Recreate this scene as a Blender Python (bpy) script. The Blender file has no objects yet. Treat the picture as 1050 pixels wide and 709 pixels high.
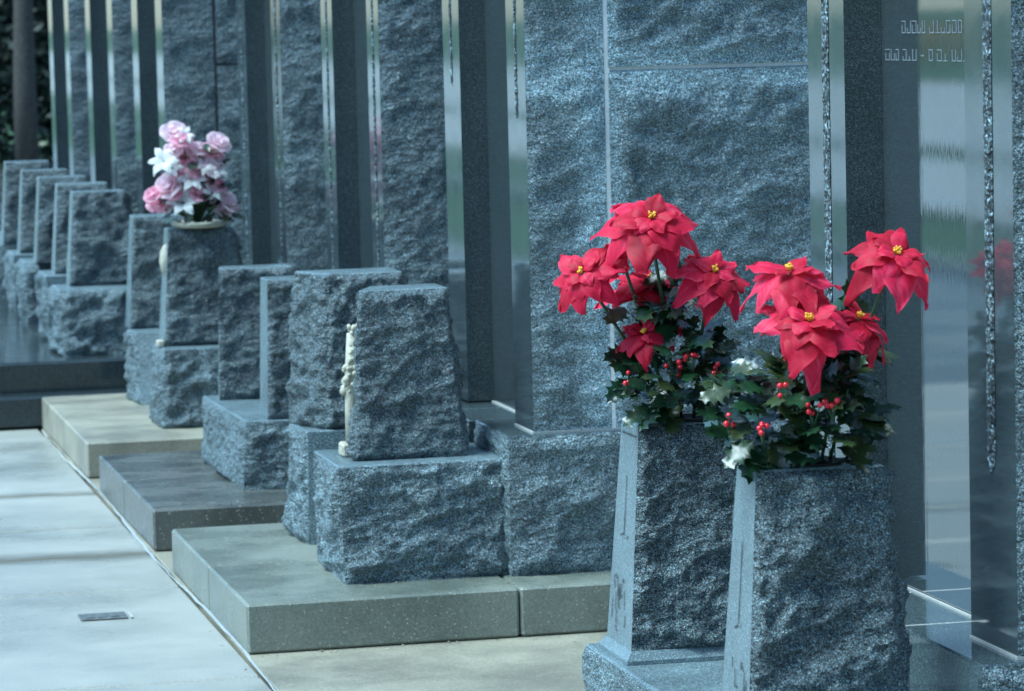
import bpy, math, random
import numpy as np
from mathutils import Vector, Matrix

# ------------------------------------------------------------------ camera, sky, sun, exposure
S = bpy.context.scene
COL = S.collection
cd = bpy.data.cameras.new('camera')
cam = bpy.data.objects.new('camera', cd)
COL.objects.link(cam)
cd.sensor_width = 36.0
cd.lens = 3600.0 / 1050.0 * 36.0
cd.clip_end = 6000
cd.clip_start = 0.1
def cam_basis():
    f, xv, yv, r = 3600.0, -320.0, 40.0, math.radians(1.4)
    d = np.array([xv - 525.0, yv - 354.5, f]); d /= np.linalg.norm(d)
    k = -(d[0] * math.sin(r) + d[1] * math.cos(r)) / d[2]
    dn = np.array([math.sin(r), math.cos(r), k]); dn /= np.linalg.norm(dn)
    x = np.cross(dn, d)
    R = np.stack([x, d, -dn], 1)            # world -> (right, down, forward)
    right, down, fwd = R[0], R[1], R[2]
    m = Matrix.Identity(4)
    for i in range(3):
        m[i][0] = right[i]; m[i][1] = -down[i]; m[i][2] = -fwd[i]
    return m
M4 = cam_basis()
M4.translation = (0.0, 0.0, 1.70)
cam.matrix_world = M4
cd.dof.use_dof = True
cd.dof.focus_distance = 7.6
cd.dof.aperture_fstop = 10.0
S.camera = cam

SUN_EL, SUN_AZ = math.radians(60), math.radians(-99)     # azimuth from +Y (down the row) towards -X
w = bpy.data.worlds.new('World'); S.world = w; w.use_nodes = True
nt = w.node_tree
bg = nt.nodes['Background']
sky = nt.nodes.new('ShaderNodeTexSky'); sky.sky_type = 'NISHITA'
sky.sun_disc = False
sky.sun_elevation = SUN_EL
sky.sun_rotation = SUN_AZ
sky.air_density = 1.0; sky.dust_density = 0.7; sky.ozone_density = 2.0
nt.links.new(sky.outputs[0], bg.inputs[0])
bg.inputs[1].default_value = 0.058
sl = bpy.data.lights.new('sun', 'SUN'); so = bpy.data.objects.new('sun', sl); COL.objects.link(so)
sl.energy = 1.5; sl.angle = math.radians(30); sl.color = (0.96, 1.0, 0.98)
sd = Vector((math.sin(SUN_AZ) * math.cos(SUN_EL), math.cos(SUN_AZ) * math.cos(SUN_EL), math.sin(SUN_EL)))
so.rotation_euler = sd.to_track_quat('Z', 'Y').to_euler()
so.location = (-6, 10, 12)
S.view_settings.view_transform = 'Standard'
S.view_settings.look = 'None'
S.view_settings.exposure = 2.05
S.view_settings.use_white_balance = True
S.view_settings.white_balance_temperature = 5400
S.view_settings.white_balance_tint = -6
S.view_settings.gamma = 1.0

# ------------------------------------------------------------------ helpers
def link(o, parent=None):
    COL.objects.link(o)
    if parent is not None: o.parent = parent
    return o
def tag(o, label=None, cat=None, group=None, kind=None):
    if label: o['label'] = label
    if cat: o['category'] = cat
    if group: o['group'] = group
    if kind: o['kind'] = kind
    return o
def thing(name, label, cat, loc, group=None):
    o = bpy.data.objects.new(name, None); o.empty_display_size = 0.1
    o.location = loc; link(o)
    return tag(o, label, cat, group)
def wloc(o):
    v = Vector(o.location)
    while o.parent is not None:
        o = o.parent; v = v + Vector(o.location)
    return v

class MB:
    """collects verts / faces in world space"""
    def __init__(s): s.v = []; s.f = []; s.m = []; s.sm = []
    def add(s, verts, faces, mi=0, smooth=False):
        b = len(s.v)
        s.v.extend([tuple(map(float, p)) for p in verts])
        for f in faces:
            s.f.append(tuple(b + i for i in f)); s.m.append(mi); s.sm.append(smooth)
    def box(s, lo, hi, mi=0, bevel=0.0):
        x0, y0, z0 = lo; x1, y1, z1 = hi
        b = min(bevel, (x1-x0)*.4, (y1-y0)*.4, (z1-z0)*.4)
        if b <= 0:
            v = [(x0,y0,z0),(x1,y0,z0),(x1,y1,z0),(x0,y1,z0),(x0,y0,z1),(x1,y0,z1),(x1,y1,z1),(x0,y1,z1)]
            f = [(0,3,2,1),(4,5,6,7),(0,1,5,4),(1,2,6,5),(2,3,7,6),(3,0,4,7)]
            s.add(v, f, mi); return
        # chamfered box: vertex per (corner, axis)
        v = []; idx = {}
        for i, X in enumerate((x0, x1)):
            for j, Y in enumerate((y0, y1)):
                for k, Z in enumerate((z0, z1)):
                    sx, sy, sz = (1, -1)[i], (1, -1)[j], (1, -1)[k]
                    idx[i,j,k,0] = len(v); v.append((X, Y+sy*b, Z+sz*b))
                    idx[i,j,k,1] = len(v); v.append((X+sx*b, Y, Z+sz*b))
                    idx[i,j,k,2] = len(v); v.append((X+sx*b, Y+sy*b, Z))
        f = []
        c = [(0,0),(1,0),(1,1),(0,1)]
        f.append([idx[0,a,d,0] for a,d in c][::-1]); f.append([idx[1,a,d,0] for a,d in c])
        f.append([idx[a,0,d,1] for a,d in c]); f.append([idx[a,1,d,1] for a,d in c][::-1])
        f.append([idx[a,d,0,2] for a,d in c][::-1]); f.append([idx[a,d,1,2] for a,d in c])
        for k in (0,1):
            for j in (0,1):
                q=[idx[0,j,k,1],idx[0,j,k,2],idx[1,j,k,2],idx[1,j,k,1]]; f.append(q if (j+k)%2==1 else q[::-1])
        for i in (0,1):
            for k in (0,1):
                q=[idx[i,0,k,0],idx[i,0,k,2],idx[i,1,k,2],idx[i,1,k,0]]; f.append(q if (i+k)%2==0 else q[::-1])
        for i in (0,1):
            for j in (0,1):
                q=[idx[i,j,0,0],idx[i,j,0,1],idx[i,j,1,1],idx[i,j,1,0]]; f.append(q if (i+j)%2==1 else q[::-1])
        for i in (0,1):
            for j in (0,1):
                for k in (0,1):
                    q=[idx[i,j,k,0],idx[i,j,k,1],idx[i,j,k,2]]; f.append(q if (i+j+k)%2==0 else q[::-1])
        s.add(v, f, mi)
    def tube(s, pts, rad, n=7, mi=0, cap=True):
        pts = [Vector(p) for p in pts]
        if not hasattr(rad, '__len__'): rad = [rad]*len(pts)
        rings = []
        for i, p in enumerate(pts):
            t = (pts[min(i+1, len(pts)-1)] - pts[max(i-1, 0)]).normalized()
            a = t.orthogonal().normalized() if i == 0 else (rings[-1][1] - t * rings[-1][1].dot(t)).normalized()
            b = t.cross(a)
            rings.append((p, a, b))
        v = []
        for i, (p, a, b) in enumerate(rings):
            for k in range(n):
                th = 2*math.pi*k/n
                v.append(p + (a*math.cos(th) + b*math.sin(th))*rad[i])
        f = []
        for i in range(len(pts)-1):
            for k in range(n):
                k2 = (k+1) % n
                f.append((i*n+k, i*n+k2, (i+1)*n+k2, (i+1)*n+k))
        if cap:
            f.append(tuple(range(n))[::-1]); f.append(tuple((len(pts)-1)*n + k for k in range(n)))
        s.add(v, f, mi, True)
    def ball(s, c, r, n=8, m=5, mi=0, sq=(1,1,1)):
        v = []; f = []
        for i in range(m+1):
            ph = math.pi*i/m
            for k in range(n):
                th = 2*math.pi*k/n
                v.append((c[0]+r*sq[0]*math.sin(ph)*math.cos(th), c[1]+r*sq[1]*math.sin(ph)*math.sin(th), c[2]+r*sq[2]*math.cos(ph)))
        for i in range(m):
            for k in range(n):
                k2 = (k+1) % n
                f.append((i*n+k, (i+1)*n+k, (i+1)*n+k2, i*n+k2))
        s.add(v, f, mi, True)
    def lathe(s, prof, c, n=28, mi=0):
        v = []; f = []
        for r, z in prof:
            for k in range(n):
                th = 2*math.pi*k/n
                v.append((c[0]+r*math.cos(th), c[1]+r*math.sin(th), c[2]+z))
        for i in range(len(prof)-1):
            for k in range(n):
                k2 = (k+1) % n
                f.append((i*n+k, i*n+k2, (i+1)*n+k2, (i+1)*n+k))
        s.add(v, f, mi, True)
    def build(s, name, mats, parent=None, top_loc=None):
        if not isinstance(mats, (list, tuple)): mats = [mats]
        if parent is not None: o = wloc(parent)
        else: o = Vector(top_loc) if top_loc is not None else Vector((0,0,0))
        me = bpy.data.meshes.new(name)
        me.from_pydata([(a-o.x, b-o.y, c-o.z) for a, b, c in s.v], [], s.f)
        for m in mats: me.materials.append(m)
        me.polygons.foreach_set('material_index', s.m)
        me.polygons.foreach_set('use_smooth', s.sm)
        me.update()
        ob = bpy.data.objects.new(name, me)
        if parent is None: ob.location = o
        return link(ob, parent)

# ---- numpy noise
def _hash(ix, iy, iz, seed):
    n = (ix.astype(np.int64)*374761393 + iy.astype(np.int64)*668265263 + iz.astype(np.int64)*2147483647 + seed*974634113) & 0xffffffff
    n = ((n ^ (n >> 13)) * 1274126177) & 0xffffffff
    n = n ^ (n >> 16)
    return (n & 0xffff) / 65535.0
def vnoise(p, seed):
    i = np.floor(p).astype(np.int64); f = p - i; f = f*f*f*(f*(f*6-15)+10)
    r = 0
    for a in (0,1):
        for b in (0,1):
            for c in (0,1):
                wgt = (f[:,0] if a else 1-f[:,0])*(f[:,1] if b else 1-f[:,1])*(f[:,2] if c else 1-f[:,2])
                r = r + wgt*_hash(i[:,0]+a, i[:,1]+b, i[:,2]+c, seed)
    return r*2-1
def fbm(p, seed, octv=4, gain=.5):
    a = 1.0; t = 0; s = 0
    for o in range(octv):
        t = t + a*vnoise(p*(2.03**o)+o*17.3, seed+o*31); s += a; a *= gain
    return t/s
def chips(u, v, size, seed, k=9.0, tilt=1.0):
    """smoothly blended random facets, like pitched stone"""
    U = u/size; V = v/size
    iu = np.floor(U).astype(np.int64); iv = np.floor(V).astype(np.int64)
    num = 0; den = 0
    z = np.zeros_like(iu)
    for a in (-1,0,1):
        for b in (-1,0,1):
            cu = iu+a; cv = iv+b
            pu = cu + _hash(cu, cv, z, seed); pv = cv + _hash(cu, cv, z+1, seed)
            h = _hash(cu, cv, z+2, seed)*2-1
            gu = (_hash(cu, cv, z+3, seed)*2-1)*tilt; gv = (_hash(cu, cv, z+4, seed)*2-1)*tilt
            du = U-pu; dv = V-pv
            wgt = np.exp(-k*(du*du+dv*dv))
            num = num + wgt*(h*.6 + gu*du + gv*dv); den = den + wgt
    return num/(den+1e-12)
def scallop(u, v, size, seed, q=1.0, tilt=.8, hk=.5):
    """lower envelope of tilted bowls: spalled, conchoidal fracture with sharp ridges"""
    U = u/size; V = v/size
    iu = np.floor(U).astype(np.int64); iv = np.floor(V).astype(np.int64); z = np.zeros_like(iu)
    best = np.full(U.shape, 9.0)
    for a in (-1,0,1):
        for b in (-1,0,1):
            cu = iu+a; cv = iv+b
            du = U-(cu+_hash(cu, cv, z, seed)); dv = V-(cv+_hash(cu, cv, z+1, seed))
            h = (_hash(cu, cv, z+2, seed)*2-1)*hk
            g1 = (_hash(cu, cv, z+3, seed)*2-1)*tilt; g2 = (_hash(cu, cv, z+4, seed)*2-1)*tilt
            best = np.minimum(best, h + g1*du + g2*dv + q*(du*du+dv*dv))
    return best
def sstep(x): 
    x = np.clip(x, 0, 1); return x*x*(3-2*x)

def stone(name, bot, top, rock, mats, parent, seed=1, amp=.02, cell=.009, jit=.0018, cham=.004, margin=.028, top_mi=1, smooth_mi=1, faces=(0,1,2,3), bulge=1.0, face_mi=None):
    """stone block: bot/top = 4 corners (near-left, near-right, far-right, far-left); rock = sides left rough (0 near,1 right,2 far,3 left)
    mats[0] rough granite, mats[1] worked granite"""
    mb = MB()
    bot = np.array(bot, float); top = np.array(top, float)
    cen = top.mean(0)
    tin = top.copy()
    for i in range(4):
        a = top[(i+1)%4]-top[i]; b = top[(i+3)%4]-top[i]
        tin[i] = top[i] + cham*(a/np.linalg.norm(a) + b/np.linalg.norm(b))
    tlow = top + (bot-top)*(cham/np.linalg.norm(top-bot, axis=1))[:,None]
    def jitter(P):
        if jit <= 0: return P
        J = np.stack([fbm(P*28+5.1, seed*7+1, 2), fbm(P*28+9.7, seed*7+2, 2), fbm(P*28+2.3, seed*7+3, 2)], 1)
        return P + J*jit
    def nsub(a, b): return max(2, int(round(np.linalg.norm(a-b)/cell)))
    nv = max(2, int(round(np.mean(np.linalg.norm(top-bot, axis=1))/cell)))
    ns = [max(nsub(bot[i], bot[(i+1)%4]), nsub(top[i], top[(i+1)%4])) for i in range(4)]
    ns[2] = ns[0] = max(ns[0], ns[2]); ns[3] = ns[1] = max(ns[1], ns[3])
    for i in faces:
        j = (i+1) % 4
        nu = ns[i]
        U = np.linspace(0, 1, nu+1); V = np.linspace(0, 1, nv+1)
        VV, UU = np.meshgrid(V, U, indexing='ij')
        uu = UU.ravel()[:,None]; vv = VV.ravel()[:,None]
        P = (bot[i]*(1-uu)+bot[j]*uu)*(1-vv) + (tlow[i]*(1-uu)+tlow[j]*uu)*vv
        n = np.cross(bot[j]-bot[i], top[i]-bot[i]); n /= np.linalg.norm(n)
        lu = np.linalg.norm(bot[j]-bot[i]); lv = np.linalg.norm(top[i]-bot[i])
        um = uu[:,0]*lu; vm = vv[:,0]*lv
        P2 = P.copy()
        if i in rock:
            e = np.minimum(np.minimum(um, lu-um), np.minimum(vm, lv-vm))
            # uneven margin so the pitched edge wanders
            q = np.stack([um*9, vm*9, um*0+i*3.7], 1)
            mm = margin*(.75+.5*fbm(q, seed+77, 2))
            ew = sstep(e/mm)
            wu = um + .02*fbm(np.stack([um*9, vm*9, um*0], 1), seed+i*3+400, 3); wv = vm + .02*fbm(np.stack([um*9, vm*9, um*0+3], 1), seed+i*3+401, 3)
            d = bulge*.55*ew + .85*ew*scallop(wu+.35*wv, wv*1.35, .16, seed*13+i, 1.1, 1.0, .55) + .66*ew*scallop(wu-.3*wv, wv*1.6, .06, seed*17+i+50, .9, .9, .6) \
                + .30*(.15+.85*ew)*scallop(wu+.1*wv, wv*1.5, .022, seed*19+i+90, .9, .9, .6) + .20*(.25+.75*ew)*fbm(np.stack([um*60, vm*75, um*0], 1), seed+i*5, 3)
            P2 = P2 + n[None]*(np.maximum(d, -.35)*amp)[:,None]
        if i in rock and jit > 0:
            P2 = P2 + (jitter(P2)-P2)*(.15+.85*ew)[:,None]
        # chamfer row
        topu = U[:,None]
        C = tin[i]*(1-topu)+tin[j]*topu
        if i in rock:
            pass
        allv = np.concatenate([P2, C], 0)
        w_ = nu+1
        F = [(r*w_+c, r*w_+c+1, (r+1)*w_+c+1, (r+1)*w_+c) for r in range(nv+1) for c in range(nu)]
        mb.add(allv, F[:nv*nu], (face_mi or {}).get(i, 0 if i in rock else smooth_mi), i in rock)
        mb.add(np.concatenate([allv[nv*w_:(nv+1)*w_], C], 0), [(c, c+1, w_+c+1, w_+c) for c in range(nu)], smooth_mi, False)
    # top
    nu, nw = ns[0], ns[1]
    U = np.linspace(0,1,nu+1); W = np.linspace(0,1,nw+1)
    WW, UU = np.meshgrid(W, U, indexing='ij')
    u = UU.ravel()[:,None]; q = WW.ravel()[:,None]
    P = (tin[0]*(1-u)+tin[1]*u)*(1-q) + (tin[3]*(1-u)+tin[2]*u)*q
    F = [(r*(nu+1)+c, r*(nu+1)+c+1, (r+1)*(nu+1)+c+1, (r+1)*(nu+1)+c) for r in range(nw) for c in range(nu)]
    mb.add(P, F, top_mi, False)
    mb.add(bot, [(3,2,1,0)], smooth_mi, False)
    return mb.build(name, mats, parent)
def rect(x0, x1, y0, y1, z, xl_far=None):
    return [(x0,y0,z),(x1,y0,z),(x1,y1,z),(x0 if xl_far is None else xl_far, y1, z)]

# ------------------------------------------------------------------ materials
def newmat(name):
    m = bpy.data.materials.new(name); m.use_nodes = True
    t = m.node_tree; b = t.nodes['Principled BSDF']
    return m, t, b
def N(t, k, **kw):
    n = t.nodes.new(k)
    for a, v in kw.items(): setattr(n, a, v)
    return n
def ramp(t, stops, interp='LINEAR'):
    r = N(t, 'ShaderNodeValToRGB'); cr = r.color_ramp; cr.interpolation = interp
    while len(cr.elements) < len(stops): cr.elements.new(.5)
    for e, (p, c) in zip(cr.elements, stops):
        e.position = p; e.color = (c[0], c[1], c[2], 1) if hasattr(c, '__len__') else (c, c, c, 1)
    return r
def noise(t, co, scale, detail=3, rough=.55):
    n = N(t, 'ShaderNodeTexNoise'); n.inputs['Scale'].default_value = scale
    n.inputs['Detail'].default_value = detail; n.inputs['Roughness'].default_value = rough
    t.links.new(co, n.inputs['Vector']); return n
def geo_pos(t):
    return N(t, 'ShaderNodeNewGeometry').outputs['Position']
def mixc(t, fac, a, b, mode='MIX'):
    m = N(t, 'ShaderNodeMix', data_type='RGBA', blend_type=mode)
    if hasattr(fac, 'is_linked') or hasattr(fac, 'links'): t.links.new(fac, m.inputs[0])
    else: m.inputs[0].default_value = fac
    for s, i in ((a, 6), (b, 7)):
        if hasattr(s, 'links'): t.links.new(s, m.inputs[i])
        else: m.inputs[i].default_value = (*s, 1)
    return m.outputs[2]
def granite(name, level=1.0, contrast=1.0, rough=(.45,.7), bump=.35, wet=False, grain=540, tint=(.72,.96,1.06), streak=0.0, spec=.5, patch=.25, ior=1.5, pale_bands=False):
    m, t, b = newmat(name); L = t.links
    co = geo_pos(t)
    wb = noise(t, co, 130, 2)
    dv = N(t, 'ShaderNodeVectorMath', operation='MULTIPLY_ADD'); dv.inputs[1].default_value = (.004,)*3
    L.new(wb.outputs['Color'], dv.inputs[0]); L.new(co, dv.inputs[2])
    vo = N(t, 'ShaderNodeTexVoronoi'); vo.inputs['Scale'].default_value = grain; L.new(dv.outputs[0], vo.inputs['Vector'])
    sep = N(t, 'ShaderNodeSeparateColor'); L.new(vo.outputs['Color'], sep.inputs[0])
    c = contrast
    g = lambda x: tuple(max(.012, (.17+(x-.17)*c))*level*k for k in tint)
    r1 = ramp(t, [(0, g(.03)), (.20, g(.045)), (.34, g(.12)), (.68, g(.19)), (.82, g(.29)), (.91, g(.47)), (1, g(.66))]); L.new(sep.outputs[0], r1.inputs[0])
    n2 = noise(t, co, 620, 2, .7)
    r2 = ramp(t, [(.30, .55), (.70, 1.45)]); L.new(n2.outputs[0], r2.inputs[0])
    col = mixc(t, .75*min(1, c), r1.outputs[0], r2.outputs[0], 'MULTIPLY')
    n3 = noise(t, co, 5.0, 4, .6)
    r3 = ramp(t, [(.3, 1-patch), (.7, 1+patch)]); L.new(n3.outputs[0], r3.inputs[0])
    col = mixc(t, 1.0, col, r3.outputs[0], 'MULTIPLY')
    if pale_bands:
        # paler bands beside the mortar joints, wandering with noise
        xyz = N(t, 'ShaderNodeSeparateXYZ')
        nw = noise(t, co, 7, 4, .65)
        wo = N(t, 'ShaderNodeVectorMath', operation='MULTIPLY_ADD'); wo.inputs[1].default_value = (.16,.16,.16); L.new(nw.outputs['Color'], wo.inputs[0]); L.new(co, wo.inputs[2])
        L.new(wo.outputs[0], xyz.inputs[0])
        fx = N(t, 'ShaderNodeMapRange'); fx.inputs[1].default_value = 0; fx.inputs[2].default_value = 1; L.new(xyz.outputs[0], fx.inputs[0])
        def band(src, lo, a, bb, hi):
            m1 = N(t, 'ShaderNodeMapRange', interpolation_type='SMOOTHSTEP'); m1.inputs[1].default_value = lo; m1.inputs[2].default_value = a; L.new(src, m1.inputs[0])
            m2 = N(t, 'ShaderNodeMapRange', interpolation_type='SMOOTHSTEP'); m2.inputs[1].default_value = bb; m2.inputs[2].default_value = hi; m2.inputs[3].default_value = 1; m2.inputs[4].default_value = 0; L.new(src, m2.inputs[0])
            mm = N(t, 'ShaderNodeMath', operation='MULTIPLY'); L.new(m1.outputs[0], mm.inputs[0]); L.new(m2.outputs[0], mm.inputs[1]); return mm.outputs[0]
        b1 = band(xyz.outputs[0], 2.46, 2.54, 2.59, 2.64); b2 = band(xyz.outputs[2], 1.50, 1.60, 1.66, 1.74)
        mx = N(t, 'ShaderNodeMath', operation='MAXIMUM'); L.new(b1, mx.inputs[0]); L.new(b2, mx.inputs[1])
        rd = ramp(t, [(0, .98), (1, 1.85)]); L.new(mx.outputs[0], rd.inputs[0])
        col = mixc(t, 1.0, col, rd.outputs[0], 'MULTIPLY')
    L.new(col, b.inputs['Base Color'])
    b.inputs['Specular IOR Level'].default_value = spec; b.inputs['IOR'].default_value = ior
    n4 = noise(t, co, 14, 3)
    rr = N(t, 'ShaderNodeMapRange'); rr.inputs[1].default_value = .3; rr.inputs[2].default_value = .7
    rr.inputs[3].default_value = rough[0]; rr.inputs[4].default_value = rough[1]
    L.new(n4.outputs[0], rr.inputs[0])
    if not wet:
        # single crystal faces glint
        gl = N(t, 'ShaderNodeMath', operation='MULTIPLY_ADD'); gl.inputs[1].default_value = -.35
        gt = ramp(t, [(.72, 0.0), (.86, 1.0)]); L.new(sep.outputs[1], gt.inputs[0]); L.new(gt.outputs[0], gl.inputs[0]); L.new(rr.outputs[0], gl.inputs[2])
        L.new(gl.outputs[0], b.inputs['Roughness'])
    else:
        L.new(rr.outputs[0], b.inputs['Roughness'])
    if bump > 0 or streak > 0:
        bm = N(t, 'ShaderNodeBump'); bm.inputs['Strength'].default_value = 1.0
        if streak > 0:
            sc = N(t, 'ShaderNodeVectorMath', operation='MULTIPLY'); sc.inputs[1].default_value = (60, 110, 3.2); L.new(co, sc.inputs[0])
            ns = noise(t, sc.outputs[0], 1.0, 3, .6)
            bm.inputs['Distance'].default_value = streak
            L.new(ns.outputs[0], bm.inputs['Height'])
        else:
            bm.inputs['Distance'].default_value = bump*.01
            ad = N(t, 'ShaderNodeMath', operation='MULTIPLY_ADD'); ad.inputs[1].default_value = .6
            nb = noise(t, co, 150, 4, .7)
            L.new(sep.outputs[2], ad.inputs[0]); L.new(nb.outputs[0], ad.inputs[2])
            hh = ad.outputs[0]
            if bump > .3:
                # small spalls with sharp ridges
                dn = noise(t, co, 30, 3)
                dw = N(t, 'ShaderNodeVectorMath', operation='MULTIPLY_ADD'); dw.inputs[1].default_value = (.03,.03,.03); L.new(dn.outputs['Color'], dw.inputs[0])
                sq = N(t, 'ShaderNodeVectorMath', operation='MULTIPLY'); sq.inputs[1].default_value = (1,1,1.7); L.new(co, sq.inputs[0]); L.new(sq.outputs[0], dw.inputs[2])
                for scl, hgt in ((25, 2.3), (62, 1.0)):
                    v2 = N(t, 'ShaderNodeTexVoronoi'); v2.inputs['Scale'].default_value = scl; L.new(dw.outputs[0], v2.inputs['Vector'])
                    pw = N(t, 'ShaderNodeMath', operation='MULTIPLY_ADD'); pw.inputs[1].default_value = hgt; L.new(v2.outputs['Distance'], pw.inputs[0]); L.new(hh, pw.inputs[2]); hh = pw.outputs[0]
            L.new(hh, bm.inputs['Height'])
        L.new(bm.outputs[0], b.inputs['Normal'])
    return m
G_ROCK = granite('granite_rock_face', 1.0, 1.15, (.42,.66), .5)
G_ROCK2 = granite('granite_rock_face_vase', .70, 1.15, (.40,.62), .55)
G_WALL = granite('granite_rock_wall', 1.08, 1.05, (.42,.66), .34, pale_bands=True)
G_SAWN = granite('granite_sawn', .95, .75, (.28,.45), .05, wet=True)
G_POL = granite('granite_polished', .45, .75, (.05,.10), 0, wet=True, streak=.0, patch=.1)
G_PIL = granite('granite_polished_front', .36, .28, (.05,.10), 0, wet=True, streak=0, patch=.1, ior=2.1)
G_JAMB = granite('granite_polished_jamb', .34, .5, (.10,.18), 0, wet=True, patch=.12)
G_VFRONT = granite('granite_honed_front', 1.05, .36, (.20,.30), .05, wet=True, patch=.22, spec=.5)
G_PANEL = granite('granite_polished_panel', .28, .30, (.015,.03), 0, wet=True, streak=.00012, patch=.08, ior=2.9)
G_DARK = granite('granite_dark_wet', .22, .6, (.06,.2), 0, wet=True, patch=.2)
def concrete(name, base, dark, rough=(.2,.55), scale=1.6, speck=.5, bumpd=.0012, spec=.55, stain_axis=None, joints=None):
    m, t, b = newmat(name); L = t.links
    co = geo_pos(t)
    src = co
    if stain_axis:
        sc = N(t, 'ShaderNodeVectorMath', operation='MULTIPLY'); sc.inputs[1].default_value = stain_axis; L.new(co, sc.inputs[0]); src = sc.outputs[0]
    n1 = noise(t, src, scale, 5, .62)
    r1 = ramp(t, [(.36, dark), (.62, base)]); L.new(n1.outputs[0], r1.inputs[0])
    n2 = noise(t, co, 240, 3, .7)
    r2 = ramp(t, [(.3, 1-speck*.6), (.5, 1), (.72, 1+speck)]); L.new(n2.outputs[0], r2.inputs[0])
    col = mixc(t, 1.0, r1.outputs[0], r2.outputs[0], 'MULTIPLY')
    vo = N(t, 'ShaderNodeTexVoronoi'); vo.inputs['Scale'].default_value = 300; L.new(co, vo.inputs['Vector'])
    sp = N(t, 'ShaderNodeSeparateColor'); L.new(vo.outputs['Color'], sp.inputs[0])
    r4 = ramp(t, [(.975, 0), (.99, 1)]); L.new(sp.outputs[0], r4.inputs[0])
    col = mixc(t, r4.outputs[0], col, (.42,.40,.34))
    if joints:
        # damp dirt lying along the cross joints
        xyz = N(t, 'ShaderNodeSeparateXYZ'); nw = noise(t, co, 3.0, 4, .6)
        wo = N(t, 'ShaderNodeVectorMath', operation='MULTIPLY_ADD'); wo.inputs[1].default_value = (.3,.26,.2); L.new(nw.outputs['Color'], wo.inputs[0]); L.new(co, wo.inputs[2]); L.new(wo.outputs[0], xyz.inputs[0])
        acc = None
        for yj, wj, aj in joints:
            dd = N(t, 'ShaderNodeMath', operation='SUBTRACT'); L.new(xyz.outputs[1], dd.inputs[0]); dd.inputs[1].default_value = yj+.13
            ab = N(t, 'ShaderNodeMath', operation='ABSOLUTE'); L.new(dd.outputs[0], ab.inputs[0])
            m1 = N(t, 'ShaderNodeMapRange', interpolation_type='SMOOTHSTEP'); m1.inputs[1].default_value = 0; m1.inputs[2].default_value = wj; m1.inputs[3].default_value = aj; m1.inputs[4].default_value = 0
            L.new(ab.outputs[0], m1.inputs[0])
            if acc is None: acc = m1.outputs[0]
            else:
                mx = N(t, 'ShaderNodeMath', operation='MAXIMUM'); L.new(acc, mx.inputs[0]); L.new(m1.outputs[0], mx.inputs[1]); acc = mx.outputs[0]
        col = mixc(t, acc, col, (.125,.115,.085))
    L.new(col, b.inputs['Base Color'])
    rr = N(t, 'ShaderNodeMapRange'); rr.inputs[1].default_value = .36; rr.inputs[2].default_value = .62
    rr.inputs[3].default_value = rough[0]; rr.inputs[4].default_value = rough[1]
    L.new(n1.outputs[0], rr.inputs[0]); L.new(rr.outputs[0], b.inputs['Roughness'])
    b.inputs['Specular IOR Level'].default_value = spec
    bm = N(t, 'ShaderNodeBump'); bm.inputs['Strength'].default_value = .8; bm.inputs['Distance'].default_value = bumpd
    L.new(n2.outputs[0], bm.inputs['Height']); L.new(bm.outputs[0], b.inputs['Normal'])
    return m
C_WALK = concrete('walkway_concrete', (.35,.345,.305), (.26,.265,.235), (.16,.5), .9, .45, .0008, joints=[(12.85,.11,.80),(11.28,.17,.95),(11.95,.04,.35)])
C_STEP1 = concrete('step_concrete_grey', (.20,.215,.18), (.12,.135,.11), (.10,.42), 2.2, .5)
C_STEP2 = concrete('step_concrete_wet', (.105,.11,.10), (.05,.055,.052), (.08,.34), 3.5, .4, stain_axis=(1,1.6,.6))
C_STEP3 = concrete('step_concrete_tan', (.29,.275,.21), (.20,.19,.15), (.3,.6), 3, .4)
C_PLOT = concrete('plot_concrete', (.30,.28,.21), (.20,.19,.15), (.3,.6), 2.2, .5)
C_STAIN = None
ASPH = concrete('asphalt_wet', (.06,.065,.068), (.035,.037,.04), (.12,.35), 1.2, .5)
ROADM = concrete('road_wet', (.36,.365,.38), (.28,.285,.30), (.08,.25), .6, .4)
def plain(name, col, rough=.5, var=.0, scale=40, spec=.5, bumpd=0.0, sss=0, coat=0):
    m, t, b = newmat(name); L = t.links
    b.inputs['Roughness'].default_value = rough; b.inputs['Specular IOR Level'].default_value = spec
    co = geo_pos(t)
    n = noise(t, co, scale, 3)
    lo = tuple(c*(1-var) for c in col); hi = tuple(min(1, c*(1+var)) for c in col)
    r = ramp(t, [(.3, lo), (.7, hi)]); L.new(n.outputs[0], r.inputs[0]); L.new(r.outputs[0], b.inputs['Base Color'])
    if bumpd:
        bm = N(t, 'ShaderNodeBump'); bm.inputs['Distance'].default_value = bumpd; L.new(n.outputs[0], bm.inputs['Height']); L.new(bm.outputs[0], b.inputs['Normal'])
    if sss:
        # thin cloth petals let light through
        tr = N(t, 'ShaderNodeBsdfTranslucent'); L.new(r.outputs[0], tr.inputs[0])
        mx = N(t, 'ShaderNodeMixShader'); mx.inputs[0].default_value = sss
        L.new(b.outputs[0], mx.inputs[1]); L.new(tr.outputs[0], mx.inputs[2])
        L.new(mx.outputs[0], t.nodes['Material Output'].inputs[0])
    if coat: b.inputs['Coat Weight'].default_value = coat
    return m
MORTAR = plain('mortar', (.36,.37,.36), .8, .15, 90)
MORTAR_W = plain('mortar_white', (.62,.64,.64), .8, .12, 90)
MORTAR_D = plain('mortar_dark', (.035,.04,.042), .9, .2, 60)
CARVED = granite('granite_chiselled', .6, 1.8, (.2,.5), .9, grain=150)
ETCH = plain('etched_line', (.03,.035,.04), .7, .4, 120)
ETCH_L = plain('etched_light', (.15,.175,.185), .7, .3, 120)
CREAM = plain('cream_cast_stone', (.40,.38,.30), .65, .22, 60, bumpd=.003)
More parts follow.
